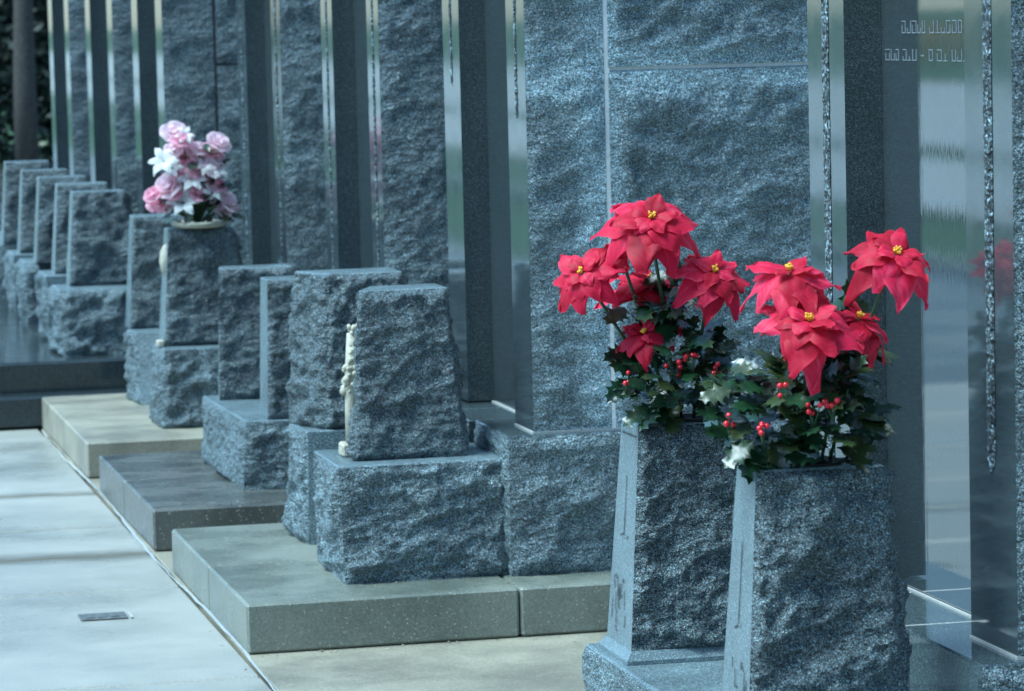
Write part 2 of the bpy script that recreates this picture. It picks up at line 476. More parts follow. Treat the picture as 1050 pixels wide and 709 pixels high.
RED = plain('red_cloth_petal', (.56,.008,.045), .42, .35, 30, .4, bumpd=.0025, sss=.22)
YEL = plain('flower_bead_yellow', (.75,.42,.03), .5, .3, 200)
LEAF = plain('holly_leaf', (.014,.038,.016), .28, .8, 22, .6, sss=.10)
LEAF2 = plain('holly_leaf_olive', (.036,.055,.018), .3, .5, 22, .6, sss=.12)
LEAFS = plain('holly_leaf_silver', (.07,.11,.12), .25, .3, 25, .6, sss=.1)
STEM = plain('flower_stem', (.035,.075,.03), .45, .3, 60)
BERRY = plain('berry_red', (.55,.01,.025), .15, .2, 80, .6)
def petal_red():
    m, t, b = newmat('red_cloth_petal'); L = t.links
    at = N(t, 'ShaderNodeAttribute', attribute_name='tone')
    rp = ramp(t, [(.0, (.20,.002,.016)), (.45, (.50,.002,.032)), (.85, (.70,.008,.068)), (1, (.76,.05,.13))]); L.new(at.outputs['Fac'], rp.inputs[0])
    n = noise(t, geo_pos(t), 500, 2)
    L.new(rp.outputs[0], b.inputs['Base Color']); b.inputs['Roughness'].default_value = .55; b.inputs['Specular IOR Level'].default_value = .35
    b.inputs['Sheen Weight'].default_value = .05
    bm = N(t, 'ShaderNodeBump'); bm.inputs['Distance'].default_value = .0006; L.new(n.outputs[0], bm.inputs['Height']); L.new(bm.outputs[0], b.inputs['Normal'])
    tr = N(t, 'ShaderNodeBsdfTranslucent'); L.new(rp.outputs[0], tr.inputs[0])
    mx = N(t, 'ShaderNodeMixShader'); mx.inputs[0].default_value = .34; L.new(b.outputs[0], mx.inputs[1]); L.new(tr.outputs[0], mx.inputs[2]); L.new(mx.outputs[0], t.nodes['Material Output'].inputs[0])
    return m
RED = petal_red()
PINK = plain('pink_petal', (.95,.52,.64), .5, .2, 45, .3, sss=.62)
PINK2 = plain('pale_pink_petal', (.96,.76,.82), .5, .12, 45, .3, sss=.62)
WHITE = plain('white_petal', (.88,.90,.87), .5, .06, 45, .3, sss=.5)
BARK = plain('bark', (.055,.050,.045), .9, .4, 30, bumpd=.02)
BARKR = plain('bark_reddish', (.11,.055,.045), .9, .3, 30, bumpd=.02)
FOL = plain('tree_leaves', (.020,.032,.022), .6, .5, 1.5)
FOL2 = plain('tree_leaves_pale', (.20,.20,.13), .6, .4, 2)
FOLY = plain('shrub_leaves_autumn', (.45,.24,.03), .6, .5, 3)
GRASS = plain('grass_ground', (.040,.085,.028), .75, .45, 6, .3, bumpd=.05)
PLATE = plain('bronze_plate', (.11,.12,.12), .45, .4, 70, bumpd=.002)
HOLE_SHADE = plain('hole_shade', (.012,.012,.011), .9, .4, 90)

# ------------------------------------------------------------------ the setting
def sheet(name, x0, x1, y0, y1, z, mat, step=12.0):
    def cuts(a, b):
        out = [a]; c = a
        while True:
            w_ = max(step, abs(c)*.35 if abs(c) > 40 else step)
            if c < 0: w_ = max(step, min(w_, abs(c)*.3))
            c += w_
            if c >= b-1: break
            out.append(c)
        return out+[b]
    xs, ys = cuts(x0, x1), cuts(y0, y1); n = len(xs)
    mb = MB(); mb.add([(x,y,z) for y in ys for x in xs], [(j*n+i, j*n+i+1, (j+1)*n+i+1, (j+1)*n+i) for j in range(len(ys)-1) for i in range(n-1)])
    o = mb.build(name, mat); tag(o, kind='structure'); return o
sheet('ground', -3000, 3000, -600, 4000, -.070, GRASS)
# walkway slabs with open joints across it
def walkway():
    mb = MB()
    ys = [-4, -1.6, .8, 3.0, 5.2, 7.2, 9.0, 10.55, 11.28, 11.95, 12.85, 13.9, 15.03]
    for a, b in zip(ys[:-1], ys[1:]):
        mb.box((-1.15, a+.013, -.30), (1.388, b-.013, 0.0), 0, .007)
    o = mb.build('walkway', C_WALK); tag(o, kind='structure')
    mb = MB(); mb.box((-1.15, 15.05, -.3), (1.388, 60, -.004), 0, .004)
    o = mb.build('walkway', ASPH); tag(o, kind='structure')
walkway()
mb = MB(); mb.box((1.400, -4, -.30), (7.5, 15.03, -.002), 0, .004)
tag(mb.build('plot_paving', C_PLOT), kind='structure')
mb = MB(); mb.box((1.400, 15.04, -.30), (7.5, 44, -.004), 0, .004)
tag(mb.build('plot_paving', ASPH), kind='structure')
# rain water lying in the joint beside the plots
WATER = plain('rain_water', (.5,.53,.55), .06, .1, 20, .9)
def joint_water():
    mb = MB(); rnd = random.Random(4); y = 8.0
    L_, R_ = [], []
    while y < 15:
        x = 1.394 + .010*math.sin(y*2.1) + rnd.uniform(-.003,.003); wd = .0045*(.5+.9*abs(math.sin(y*1.7+.6)))
        L_.append((x-wd, y, .0015)); R_.append((x+wd, y, .0015)); y += .09
    v = L_+R_; n = len(L_)
    mb.add(v, [(i, n+i, n+i+1, i+1) for i in range(n-1)])
    tag(mb.build('joint_water', WATER), kind='structure')
joint_water()
sheet('side_path', -3.25, -1.16, -5, 22.5, -.008, ASPH)
mb = MB(); mb.box((-3.40, -5, -.2), (-3.26, 120, .05), 0, .02); tag(mb.build('kerb', C_WALK), kind='structure')
sheet('road', -9.3, -5.6, -60, 400, -.020, ROADM)
sheet('road', -24.0, -10.3, -80, 900, -.020, ROADM)

# ------------------------------------------------------------------ tombs
ZS = .137
XF = 2.27
tomb_info = [
 # near, far, near pilaster w, far pilaster w, label
 (5.847, 7.007, .236, .236, 'nearest tall granite tomb with lettered mirror panel behind the poinsettias', 1),
 (9.560, 10.650, .225, .235, 'tall granite tomb whose wide rough side stands behind the left poinsettia', 2),
 (11.690, 12.795, .21, .23, 'tall granite tomb behind the row of vases, second beyond the left poinsettia', 3),
 (13.720, 14.845, .22, .24, 'tall granite tomb standing just right of the pink rose bouquet', 4),
 (17.260, 18.468, .24, .24, 'tall granite tomb with a dark vertical joint right above the pink bouquet', 5),
 (19.340, 20.673, .24, .24, 'tall distant granite tomb, second from the left end of the row', 6),
 (21.610, 22.847, .24, .24, 'tall granite tomb farthest away, beside the dark trees', 7),
]
KF = .905                                   # the far three stand nearer, on a higher platform
def kz(z): return 1.70-(1.70-z)*KF
for q in range(4, 7):
    a = tomb_info[q]; tomb_info[q] = (a[0]*KF, a[1]*KF, .22, .22, a[4], a[5])
for (y0, y1, w0, w1, lab, sd_) in tomb_info:
    far = sd_ >= 5
    dX = 2.27*(KF-1) if far else 0.0
    XF, XD, X219, X217, X235, X2497 = 2.27+dX, 4.55+dX, 2.19+dX, 2.172+dX, 2.35+dX, 2.497+dX
    ZS, ZB, ZT = (.272, kz(.535), 2.36) if far else (.137, .535, 2.30)
    ZM = kz(1.51) if far else 1.553
    t = thing('granite_tomb', lab, 'tomb', (XF, y0, ZS), 'granite tombs standing in a row')
    c = .012 if not far else .022
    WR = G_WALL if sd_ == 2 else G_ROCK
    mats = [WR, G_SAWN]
    # base: rough blocks
    stone('base_block', rect(X219, XD, y0-.03, y0+.40, ZS), rect(X219, XD, y0-.03, y0+.40, ZB), ((0,) if sd_ == 1 else (0,3)), [G_ROCK, G_POL], t, sd_*11+1, .017, c, margin=.045)
    stone('base_block', rect(X217, XD, y0+.404, y1-.40, ZS), rect(X217, XD, y0+.404, y1-.40, ZB), (), [G_DARK, G_POL], t, sd_*11+2, .0, .05, jit=0)
    stone('base_block', rect(X219, XD, y1-.396, y1+.03, ZS), rect(X219, XD, y1-.396, y1+.03, ZB), (() if sd_ == 1 else (3,)), [G_ROCK, G_POL], t, sd_*11+3, .018, .03, margin=.04)
    # bed of mortar
    mb = MB(); mb.box((XF-.003, y0-.003, ZB-.003), (XD-.1, y0+w0, ZB+.005)); mb.build('mortar_bed', MORTAR, t)
    z0 = ZB+.005
    # pilasters: polished front (x=XF), rough outer side
    for (a, b, side) in ((y0, y0+w0, 0), (y1-w1, y1, 2)):
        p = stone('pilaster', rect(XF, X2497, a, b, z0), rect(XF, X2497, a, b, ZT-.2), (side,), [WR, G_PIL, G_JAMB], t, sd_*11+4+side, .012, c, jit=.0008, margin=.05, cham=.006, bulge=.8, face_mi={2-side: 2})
        # chiselled band down the face
        rnd = random.Random(sd_*5+side)
        if sd_ <= 4:
            yc = (a+b)/2; wd = .021 if sd_ == 1 else .008
            zl = {(1,0):.86, (1,2):z0+.02, (2,0):1.42, (2,2):1.50}.get((sd_, side), .70)
            gb = MB(); L_, R_ = [], []; z = zl; rows = []
            while z < ZT-.25:
                k = min(1, (z-zl)/.03+.25)
                rows.append([(XF-.0012-rnd.uniform(0,.0036)*(1 if 0 < q < 6 else 0.0), yc+(q-3)/3*wd*k*rnd.uniform(.93,1.05), z+rnd.uniform(-.002,.002)) for q in range(7)])
                z += .0075
            v = [p_ for r_ in rows for p_ in r_]
            gb.add(v, [(i*7+q, (i+1)*7+q, (i+1)*7+q+1, i*7+q+1) for i in range(len(rows)-1) for q in range(6)])
            gb.build('carved_groove', CARVED, p)
    # recessed mirror panel
    mb = MB(); mb.box((X235, y0+w0+.001, z0), (X2497-.001, y1-w1-.001, ZT-.2), 0)
    pan = mb.build('inscription_panel', G_PANEL, t)
    if sd_ == 1:
        rnd = random.Random(12)
        def strokes(zb, zt, ya, yb):
            y = ya
            while y > yb:
                wl = rnd.uniform(.018,.026); x = 2.3492; le = MB()
                le.box((x-.0005, y-wl, zb), (x+.003, y, zb+.0022))
                for yy in (y-.0016, y-wl+.0016) if rnd.random() < .7 else (y-wl*.5,):
                    le.box((x-.0004, yy-.0015, zb), (x+.003, yy+.0015, zt-rnd.choice([0,0,.008,.014])))
                if rnd.random() < .5: le.box((x-.0005, y-wl, zt-.0022), (x+.003, y, zt))
                le.build('carved_letter', ETCH_L, pan)
                y -= wl+rnd.choice([.007,.007,.009,.024])
        strokes(1.652, 1.677, 6.645, 6.15)
        strokes(1.598, 1.621, 6.745, 6.56)
        le = MB(); le.box((2.3487, 6.518, 1.607), (2.352, 6.534, 1.610)); le.build('carved_dash', ETCH_L, pan)
        strokes(1.598, 1.621, 6.49, 6.15)
    # bead of mortar at the foot of the panel
    mb = MB(); mb.box((X235-.007, y0+w0+.001, ZB-.001), (X235-.001, y1-w1-.001, ZB+.004)); mb.build('mortar_bead', MORTAR, t)
    # lintel
    mb = MB(); mb.box((XF-.01, y0-.01, ZT-.198), (X2497+.003, y1+.01, ZT-.002), 0, .008); mb.build('lintel', G_SAWN, t)
    # body blocks behind the front slab
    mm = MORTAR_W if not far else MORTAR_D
    gap = .012
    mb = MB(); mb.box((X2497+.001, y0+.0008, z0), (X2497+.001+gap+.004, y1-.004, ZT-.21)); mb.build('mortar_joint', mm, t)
    xb = X2497+.001+gap
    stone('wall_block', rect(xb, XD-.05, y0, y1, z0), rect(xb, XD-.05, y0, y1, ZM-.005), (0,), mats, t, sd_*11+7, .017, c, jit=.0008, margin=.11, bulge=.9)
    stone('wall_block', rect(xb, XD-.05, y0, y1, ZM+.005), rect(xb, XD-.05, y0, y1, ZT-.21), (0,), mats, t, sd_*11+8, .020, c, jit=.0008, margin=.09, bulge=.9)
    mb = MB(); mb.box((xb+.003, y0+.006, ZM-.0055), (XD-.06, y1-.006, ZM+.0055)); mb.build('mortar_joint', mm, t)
    mb = MB(); mb.box((XF-.06, y0-.06, ZT), (XD+.04, y1+.06, ZT+.16), 0, .012); mb.build('roof_slab', G_SAWN, t)

ZS = .137
# ------------------------------------------------------------------ steps in front of the tombs
def slab_step(name, y0, y1, mat, label, splits, seam_y=None, x0=1.402, x1=4.7):
    t = thing(name, label, 'step', (x0, y0, 0), 'low steps the tombs stand on')
    xs = [x0]+splits+[x1]
    for a, b in zip(xs[:-1], xs[1:]):
        yy = [y0]+([seam_y] if seam_y else [])+[y1]
        for c, d in zip(yy[:-1], yy[1:]):
            e = .0015 if seam_y else 0
            mb = MB(); mb.box((a+.002, c+(e if c != y0 else 0), .0), (b-.002, d-(e if d != y1 else 0), ZS), 0, .007)
            mb.build('slab', mat, t)
    return t
slab_step('concrete_step', 5.45, 7.15, C_STEP3, 'pale concrete step under the two poinsettia vases', [2.16])
slab_step('concrete_step', 9.331, 10.852, C_STEP1, 'nearest grey concrete step, two slabs with an open joint', [2.165], 10.05)
slab_step('concrete_step', 11.303, 12.852, C_STEP2, 'dark wet streaked concrete step, middle one of three', [2.2], 12.1)
slab_step('concrete_step', 13.265, 15.017, C_STEP3, 'pale tan concrete step below the pink rose bouquet', [2.2])
t = thing('granite_step', 'dark wet granite platform of two steps under the far vases and tombs', 'step', (1.0, 15.04, 0))
for a, b in ((.9, 2.2), (2.203, 4.6)):
    mb = MB(); mb.box((a, 15.040, 0), (b, 15.195, .139), 0, .012); mb.build('lower_step', G_DARK, t)
    for c, d in ((15.198, 17.2), (17.203, 19.3), (19.303, 22.0)):
        mb = MB(); mb.box((a, c, 0), (b, d, .272), 0, .008 if c > 15.2 else .012); mb.build('platform_slab', G_DARK, t)
# ------------------------------------------------------------------ pedestals
PG = 'rough granite pedestals under the vases'
def pedestal(label, bot, top, rock, seed, amp=.028, cell=.009, **kw):
    t = stone('pedestal', bot, top, rock, [G_ROCK, G_SAWN], None, seed, amp, cell, **kw)
    # move origin to the block's base
    o = Vector(bot[0]); me = t.data
    me.transform(Matrix.Translation(-o)); t.location = o
    return tag(t, label, 'pedestal', PG)
pedestal('long polished topped pedestal carrying both poinsettia vases', rect(1.745,2.19,5.5,6.93,ZS), rect(1.745,2.19,5.5,6.93,.415), (0,1,2,3), 101, .010, .008, margin=.02)
pedestal('block shaped pedestal with a rough near face on the nearest grey step', rect(1.722,2.185,9.565,10.02,ZS), rect(1.712,2.188,9.575,9.98,.468), (0,3), 102, .022, .007, bulge=.8)
mb = MB(); mb.box((2.187,9.575,ZS),(2.196,9.60,.462)); o = mb.build('mortar_strip', MORTAR, None, (2.19,9.58,ZS)); tag(o, 'pale upright mortar strip between the block pedestal and the tomb base', 'mortar strip')
pedestal('bulging pedestal with a smooth near face behind the near block', [(1.752,10.345,ZS),(2.16,10.30,ZS),(2.16,10.80,ZS),(1.735,10.62,ZS)], [(1.760,10.345,.482),(2.15,10.32,.482),(2.15,10.75,.482),(1.742,10.58,.482)], (3,2), 103, .024, .009)
pedestal('wide low pedestal with dark polished top carrying two thin steles', [(1.757,11.65,ZS),(2.185,11.60,ZS),(2.185,12.5,ZS),(1.742,12.5,ZS)], [(1.772,11.65,.372),(2.18,11.62,.372),(2.18,12.5,.372),(1.747,12.5,.376)], (0,3), 104, .016, .010)
pedestal('rough pedestal beneath the pink rose bouquet vase', [(1.737,13.597,ZS),(2.15,13.56,ZS),(2.15,14.0,ZS),(1.730,13.86,ZS)], [(1.757,13.597,.448),(2.14,13.60,.448),(2.14,13.95,.448),(1.745,13.86,.448)], (0,3), 105, .026, .011)
pedestal('smooth faced pedestal left of the pink bouquet vase', [(1.772,14.48,ZS),(2.15,14.45,ZS),(2.15,14.95,ZS),(1.745,14.74,ZS)], [(1.770,14.60,.430),(2.13,14.58,.430),(2.13,14.95,.430),(1.752,14.80,.430)], (3,), 106, .026, .012)
pedestal('rough pedestal leftmost of the clear large blocks, on dark granite', rect(1.705*KF,2.12*KF,16.99*KF,17.45*KF,.272), rect(1.70*KF,2.10*KF,17.03*KF,17.43*KF,kz(.442)), (0,3), 107, .03, .014)
pedestal('narrow pedestal just left of the rough far block', rect(1.725*KF,2.12*KF,17.88*KF,18.35*KF,.272), rect(1.72*KF,2.10*KF,17.90*KF,18.32*KF,kz(.455)), (3,), 108, .026, .016)
pedestal('far pedestal third from the left frame edge', rect(1.722*KF,2.12*KF,19.04*KF,19.45*KF,.272), rect(1.72*KF,2.10*KF,19.06*KF,19.42*KF,kz(.452)), (0,3), 109, .026, .018)
pedestal('farthest pedestal at the left frame edge', rect(1.73*KF,2.12*KF,19.82*KF,20.3*KF,.272), rect(1.73*KF,2.10*KF,19.84*KF,20.28*KF,kz(.446)), (3,), 110, .024, .02)
pedestal('last pedestal of the row half outside the left frame edge', rect(1.73*KF,2.12*KF,21.0*KF,22.4*KF,.272), rect(1.73*KF,2.10*KF,21.0*KF,22.4*KF,kz(.44)), (0,3), 111, .024, .03)

# ------------------------------------------------------------------ granite vases (tapered blocks)
VG = 'tapered granite vases in front of the tombs'
def vase(label, y, w, xbl, xtl, xbr, xtr, z0, z1, seed, rock=(0,1,2), skew=0.0, cell=.008, amp=.018, top_y=None, taper=.03, hole=False):
    t = thing('granite_vase', label, 'vase', ((xbl+xbr)/2, y+w/2, z0), VG)
    # the vase is deeper at its middle: near face, narrow front, far face
    bot = [(xbl, y, z0), (xbr, y-.01, z0), (xbr, y+w+.02, z0), (xbl+skew, y+w, z0)]
    ty = y + (taper if top_y is None else top_y)
    top = [(xtl, ty, z1), (xtr, ty-.005, z1), (xtr, y+w-taper+.01, z1), (xtl+skew, y+w-taper, z1)]
    b = stone('body', bot, top, rock, [G_ROCK2, G_VFRONT], t, seed, amp, cell, jit=.0015, top_mi=1, margin=.020)
    if hole:
        cx, cy = (xtl+xtr)/2+.01, (ty + y+w-taper)/2
        r = min(.055, (w-2*taper)*.42)
        mb = MB(); mb.lathe([(r, .0005), (r, .004), (r*.9, .004), (r*.86, .002), (0.0001, .002)], (cx, cy, z1), 24); mb.build('flower_hole', HOLE_SHADE, t)  # dark disc colours in the shade of the recess
    return t, bot, top
def front_marks(parent, bot, top, cfg, seed):
    """carved lines on the polished front: cfg polylines in (s along far->near, h up) 0..1 with width"""
    b0, b3 = np.array(bot[0]), np.array(bot[3]); t0, t3 = np.array(top[0]), np.array(top[3])
    n = np.cross(t3-b0, b3-b0); n = n/np.linalg.norm(n)
    if n[0] > 0: n = -n
    def P(s, h): return (b3*(1-s)+b0*s)*(1-h) + (t3*(1-s)+t0*s)*h
    rnd = random.Random(seed)
    for pl, wd, li in cfg:
        mb = MB()
        for (s0,h0),(s1,h1) in zip(pl[:-1], pl[1:]):
            K = 8
            L_ = []; R_ = []
            for k in range(K+1):
                q = k/K; p = P(s0+(s1-s0)*q, h0+(h1-h0)*q)
                d = P(s1,h1)-P(s0,h0); sdv = np.cross(n, d); sdv = sdv/np.linalg.norm(sdv)
                ww = wd*rnd.uniform(.6,1.3)
                L_.append(p - sdv*ww + n*.0016); R_.append(p + sdv*ww + n*.0016)
            mb.add(L_+R_, [(k, K+1+k, K+2+k, k+1) for k in range(K)], li)
        mb.build('carved_line', [ETCH, ETCH_L], parent)
def scribble(seed, s0, s1, h0, h1, n):
    rnd = random.Random(seed); out = []
    for k in range(n):
        s = rnd.uniform(s0, s1); h = rnd.uniform(h0, h1)
        out.append(([(s,h),(s+rnd.uniform(-.06,.06), min(h1,h+rnd.uniform(.03,.09)))], .0018, 0))
        if k % 2 == 0: out.append(([(s,h),(s+rnd.uniform(.05,.16),h-rnd.uniform(.0,.015))], .0016, 0))
    return out
vA, bA, tA = vase('nearest granite vase, holding the right poinsettias, cut off by the bottom of the picture', 5.88, .175, 1.773, 1.806, 2.078, 2.042, .418, .893, 201, cell=.0055, amp=.024, hole=True)
vB, bB, tB = vase('granite vase holding the left poinsettias, with a carved line on its polished front', 6.672, .19, 1.773, 1.806, 2.09, 2.052, .440, .889, 202, cell=.006, amp=.021, hole=True)
front_marks(vA, bA, tA, [([(.50,.72),(.50,.40),(.36,.385)], .0020, 0), ([(.50,.405),(.60,.40)], .002, 1)] + scribble(3, .35, .85, .05, .27, 9), 1)
front_marks(vB, bB, tB, [([(.12,.945),(.88,.945)], .0016, 0), ([(.50,.76),(.50,.50),(.36,.485)], .0020, 0), ([(.42,.484),(.66,.488)], .0025, 1)] + scribble(8, .15, .70, .03, .30, 14), 2)
# moulded foot of the left poinsettia vase
mb = MB()
fo = [(1.760,6.655),(2.10,6.645),(2.10,6.90),(1.760,6.885)]; fi = [(1.7725,6.668),(2.092,6.66),(2.092,6.885),(1.7725,6.868)]
mb.add([(x,y,.4155) for x,y in fo]+[(x,y,.4235) for x,y in fo]+[(x,y,.441) for x,y in fi], [(0,1,5,4),(1,2,6,5),(2,3,7,6),(3,0,4,7),(4,5,9,8),(5,6,10,9),(6,7,11,10),(7,4,8,11),(8,9,10,11)])
mb.build('foot', G_VFRONT, vB)
vase('rough granite vase with a cream carved ornament on its left edge', 9.68, .20, 1.773, 1.806, 2.10, 2.062, .468, .948, 203, rock=(0,1,2,3), skew=.06, cell=.007, amp=.017)
vD = vase('granite vase with a bulging rough front behind the cream ornament', 10.36, .22, 1.815, 1.845, 2.10, 2.066, .483, .950, 204, rock=(0,1,2,3), skew=-.075, cell=.008, amp=.024, taper=.02)
vase('thin granite stele with a polished left edge, nearer of two on the low pedestal', 11.66, .17, 1.848, 1.862, 2.12, 2.10, .374, .845, 205, cell=.009, amp=.018, taper=.01)
vase('thin granite stele with a rough side, farther of two on the low pedestal', 12.32, .17, 1.782, 1.796, 2.12, 2.06, .376, .842, 206, skew=.02, cell=.010, amp=.018, taper=.02)
vG, bG, tG = vase('granite vase holding the pink rose bouquet in a cream pot', 13.72, .18, 1.773, 1.806, 2.11, 2.06, .449, .908, 207, cell=.010, amp=.020, hole=False)
vase('granite vase with a bright left edge, just left of the pink bouquet vase', 14.80, .18, 1.770, 1.800, 2.10, 2.06, .431, .907, 208, cell=.012, amp=.018)
vase('rough granite vase on the rough far block, left of the pink bouquet', 17.26*KF, .18*KF, 1.773*KF, 1.806*KF, 2.11*KF, 2.06*KF, kz(.443), kz(.905), 209, cell=.014, amp=.022)
vase('blurred granite vase second from the clear large one towards the left edge', 17.98*KF, .18*KF, 1.773*KF, 1.806*KF, 2.11*KF, 2.06*KF, kz(.456), kz(.915), 210, cell=.018, amp=.018)
vase('blurred granite vase third from the left frame edge', 18.95*KF, .18*KF, 1.773*KF, 1.806*KF, 2.11*KF, 2.06*KF, kz(.453), kz(.913), 211, cell=.018, amp=.018)
vase('blurred granite vase second from the left frame edge', 19.93*KF, .18*KF, 1.773*KF, 1.806*KF, 2.11*KF, 2.06*KF, kz(.447), kz(.913), 212, cell=.02, amp=.018)
vase('blurred granite vase farthest away at the left frame edge', 21.0*KF, .18*KF, 1.773*KF, 1.806*KF, 2.11*KF, 2.06*KF, kz(.441), kz(.925), 213, cell=.02, amp=.018)

# cream carved ornament beside the rough vase
t = thing('carved_ornament', 'slim cream carved column ornament with encrusted top beside the rough grey vase', 'ornament', (1.772, 9.80, .468))
mb = MB(); mb.tube([(1.792,9.80,.505),(1.793,9.80,.60),(1.796,9.80,.70),(1.803,9.80,.82)], [.017,.017,.018,.016], 12); mb.build('shaft', CREAM, t)
rnd = random.Random(5); mb = MB()
for k in range(90):
    z = rnd.uniform(.655,.845); a = rnd.uniform(0, 6.28); r = .016+.006*math.sin((z-.65)*30)
    cx = 1.792+(z-.6)*.06
    mb.ball((cx+r*math.cos(a), 9.80+r*math.sin(a), z), rnd.uniform(.004,.009), 7, 5)
for k in range(8):
    mb.ball((1.787+rnd.uniform(-.014,.012), 9.80+rnd.uniform(-.02,.02), rnd.uniform(.640,.690)), .012, 7, 5)
mb.build('carved_garland', CREAM, t)
mb = MB(); mb.box((1.760,9.77,.468),(1.805,9.84,.508),0,.006); mb.build('foot', CREAM, t)

# ------------------------------------------------------------------ ground plate
t = MB(); t.box((1.028,10.03,.0015),(1.165,10.13,.006),0,.002)
o = t.build('plate', PLATE, None, (1.1,10.08,0)); o.name = 'ground_plate'
tag(o, 'small dark metal plate set flat in the pale walkway slab', 'plate')
for k in range(3):
    mb = MB(); mb.box((1.043+k*.036,10.045,.0062),(1.070+k*.036,10.115,.0085),0,.0015); mb.build('raised_bar', PLATE, o)
mb = MB(); mb.box((1.172,10.03,.0015),(1.180,10.12,.005)); mb.build('rim', MORTAR, o)

# ------------------------------------------------------------------ flowers
def frame_from(axis):
    z = Vector(axis).normalized(); x = Vector((0,0,1)).cross(z)
    if x.length < 1e-3: x = Vector((1,0,0))
    x.normalize(); y = z.cross(x)
    return x, y, z
def petal(mb, c, axes, ang, L, W, lift, droop, fold, twist, rnd, mi=0, nu=11, nv=8, r0=.006, tipk=1.0):
    """one pointed bract: starts at r0 from the axis, rises with lift then droops"""
    x, y, z = axes
    rad = x*math.cos(ang)+y*math.sin(ang); tan = z.cross(rad)
    v = []; ph = rnd.uniform(0, 6.28)
    for i in range(nu+1):
        s = i/nu
        wid = W*(math.sin(math.pi*min(1, s**.85*.97+.03))**.85)*(1-.25*s*tipk)
        if i == nu: wid = W*.02
        out = r0 + L*(s - .18*droop*s*s)
        hgt = L*(lift*s - droop*s*s)
        for j in range(nv+1):
            q = j/nv*2-1
            wav = .075*L*math.sin(s*10+ph+q*2.2)*abs(q)*s + .02*L*math.sin(s*23+ph*2+q*4)*s
            ve = .016*L*math.cos((s-abs(q)*.35)*40)*abs(q)*(1-abs(q)*.5)
            p = Vector(c) + rad*out + tan*(wid*q + twist*L*s*q*q*.2) + z*(hgt + fold*wid*abs(q) - .35*abs(q)**2*wid + wav + ve)
            v.append(p)
    f = [(i*(nv+1)+j, (i+1)*(nv+1)+j, (i+1)*(nv+1)+j+1, i*(nv+1)+j+1) for i in range(nu) for j in range(nv)]
    mb.add(v, f, mi, True)
def poinsettia(parent, c, axis, R, seed, flat=.0, n=(6,6,5)):
    rnd = random.Random(seed); ax = frame_from(axis); mb = MB(); z = ax[2]
    a0 = rnd.uniform(0, 6.28)
    for ring, (cnt, L, W, lift, droop, off) in enumerate([(n[0], R, .33*R, .02+flat, .50, -.008), (n[1], .80*R, .29*R, .20+flat, .50, 0), (n[2], .46*R, .18*R, .45+flat, .35, .006)]):
        for k in range(cnt):
            a = a0 + ring*.5 + 2*math.pi*k/cnt + rnd.uniform(-.16,.16)
            petal(mb, Vector(c)+z*off*R*8, ax, a, L*rnd.uniform(.86,1.1), W*rnd.uniform(.88,1.12), lift*rnd.uniform(.3,1.7), droop*rnd.uniform(.5,1.7), rnd.uniform(.10,.45), rnd.uniform(-1,1), rnd)
    fl = mb.build('poinsettia_flower', RED, parent)
    # dye tone per bract, paler midrib and veins, plus painted lit edges
    npt = 12*9; nb = len(mb.v)//npt; ca = fl.data.color_attributes.new('tone', 'FLOAT_COLOR', 'POINT'); cols = np.zeros((len(mb.v), 4), 'f')
    for q in range(nb):
        base = rnd.uniform(.2,.85)
        for i in range(12):
            for j in range(9):
                u = j/8*2-1; sx = i/11
                tn = base + .22*max(0, abs(u)-.75)/.25 + .30*math.exp(-(u/.13)**2)*(1-sx*.6) + .14*max(0, math.cos((sx-abs(u)*.35)*40))**3 + rnd.uniform(-.05,.05) + .12*(sx-.5)
                cols[q*npt+i*9+j] = (tn, tn, tn, 1)
    ca.data.foreach_set('color', cols.ravel())
    cb = MB()
    for k in range(11):
        a = rnd.uniform(0, 6.28); r = .075*R*math.sqrt(rnd.random())
        p = Vector(c)+ax[0]*r*math.cos(a)+ax[1]*r*math.sin(a)+z*(.10*R+rnd.uniform(0,.06)*R)
        cb.tube([Vector(c)+z*.0, p], [.0014,.0018], 5); cb.ball(p, rnd.uniform(.0018,.0030), 6, 4)
    cb.build('flower_centre', YEL, fl)
    return fl
def holly_leaf(mb, c, d, up, L, rnd, mi=0):
    """spiny holly leaf with midrib fold and cupped lobes"""
    d = Vector(d).normalized(); up = Vector(up); s = d.cross(up)
    if s.length < 1e-3: s = d.orthogonal()
    s.normalize(); n = s.cross(d).normalized()
    prof = [(0,.03),(.10,.10),(.17,.27),(.22,.16),(.32,.23),(.40,.38),(.46,.22),(.55,.25),(.64,.36),(.69,.18),(.77,.17),(.85,.22),(.89,.08),(1.0,.0)]
    K = len(prof); v = []
    bend = rnd.uniform(.05,.35); cup = rnd.uniform(.1,.5)
    for (q, wd) in prof:
        mid = Vector(c) + d*(q*L) - n*(bend*q*q*L)
        ec = .06*L if wd > .2 else -.02*L
        v += [mid + s*wd*L + n*(cup*wd*L*.6 - ec*.6), mid + s*wd*.5*L + n*(cup*wd*.2*L+.012*L), mid, mid - s*wd*.5*L + n*(cup*wd*.2*L+.012*L), mid - s*wd*L + n*(cup*wd*L*.6 - ec*.6)]
    f = [(i*5+j, i*5+j+1, (i+1)*5+j+1, (i+1)*5+j) for i in range(K-1) for j in range(4)]
    mb.add(v, f, mi, True)
def berries(parent, c, n, seed, spread=.016):
    rnd = random.Random(seed); mb = MB()
    for k in range(n):
        p = Vector(c)+Vector((rnd.uniform(-1,1),rnd.uniform(-.6,.6),rnd.uniform(-.9,1)))*spread
        mb.ball(p, rnd.uniform(.0045,.0062), 10, 7, 0)
        mb.tube([Vector(c)-Vector((0,0,spread*2.2)), p], .0012, 5, 1)
    mb.build('berry_cluster', [BERRY, STEM], parent)
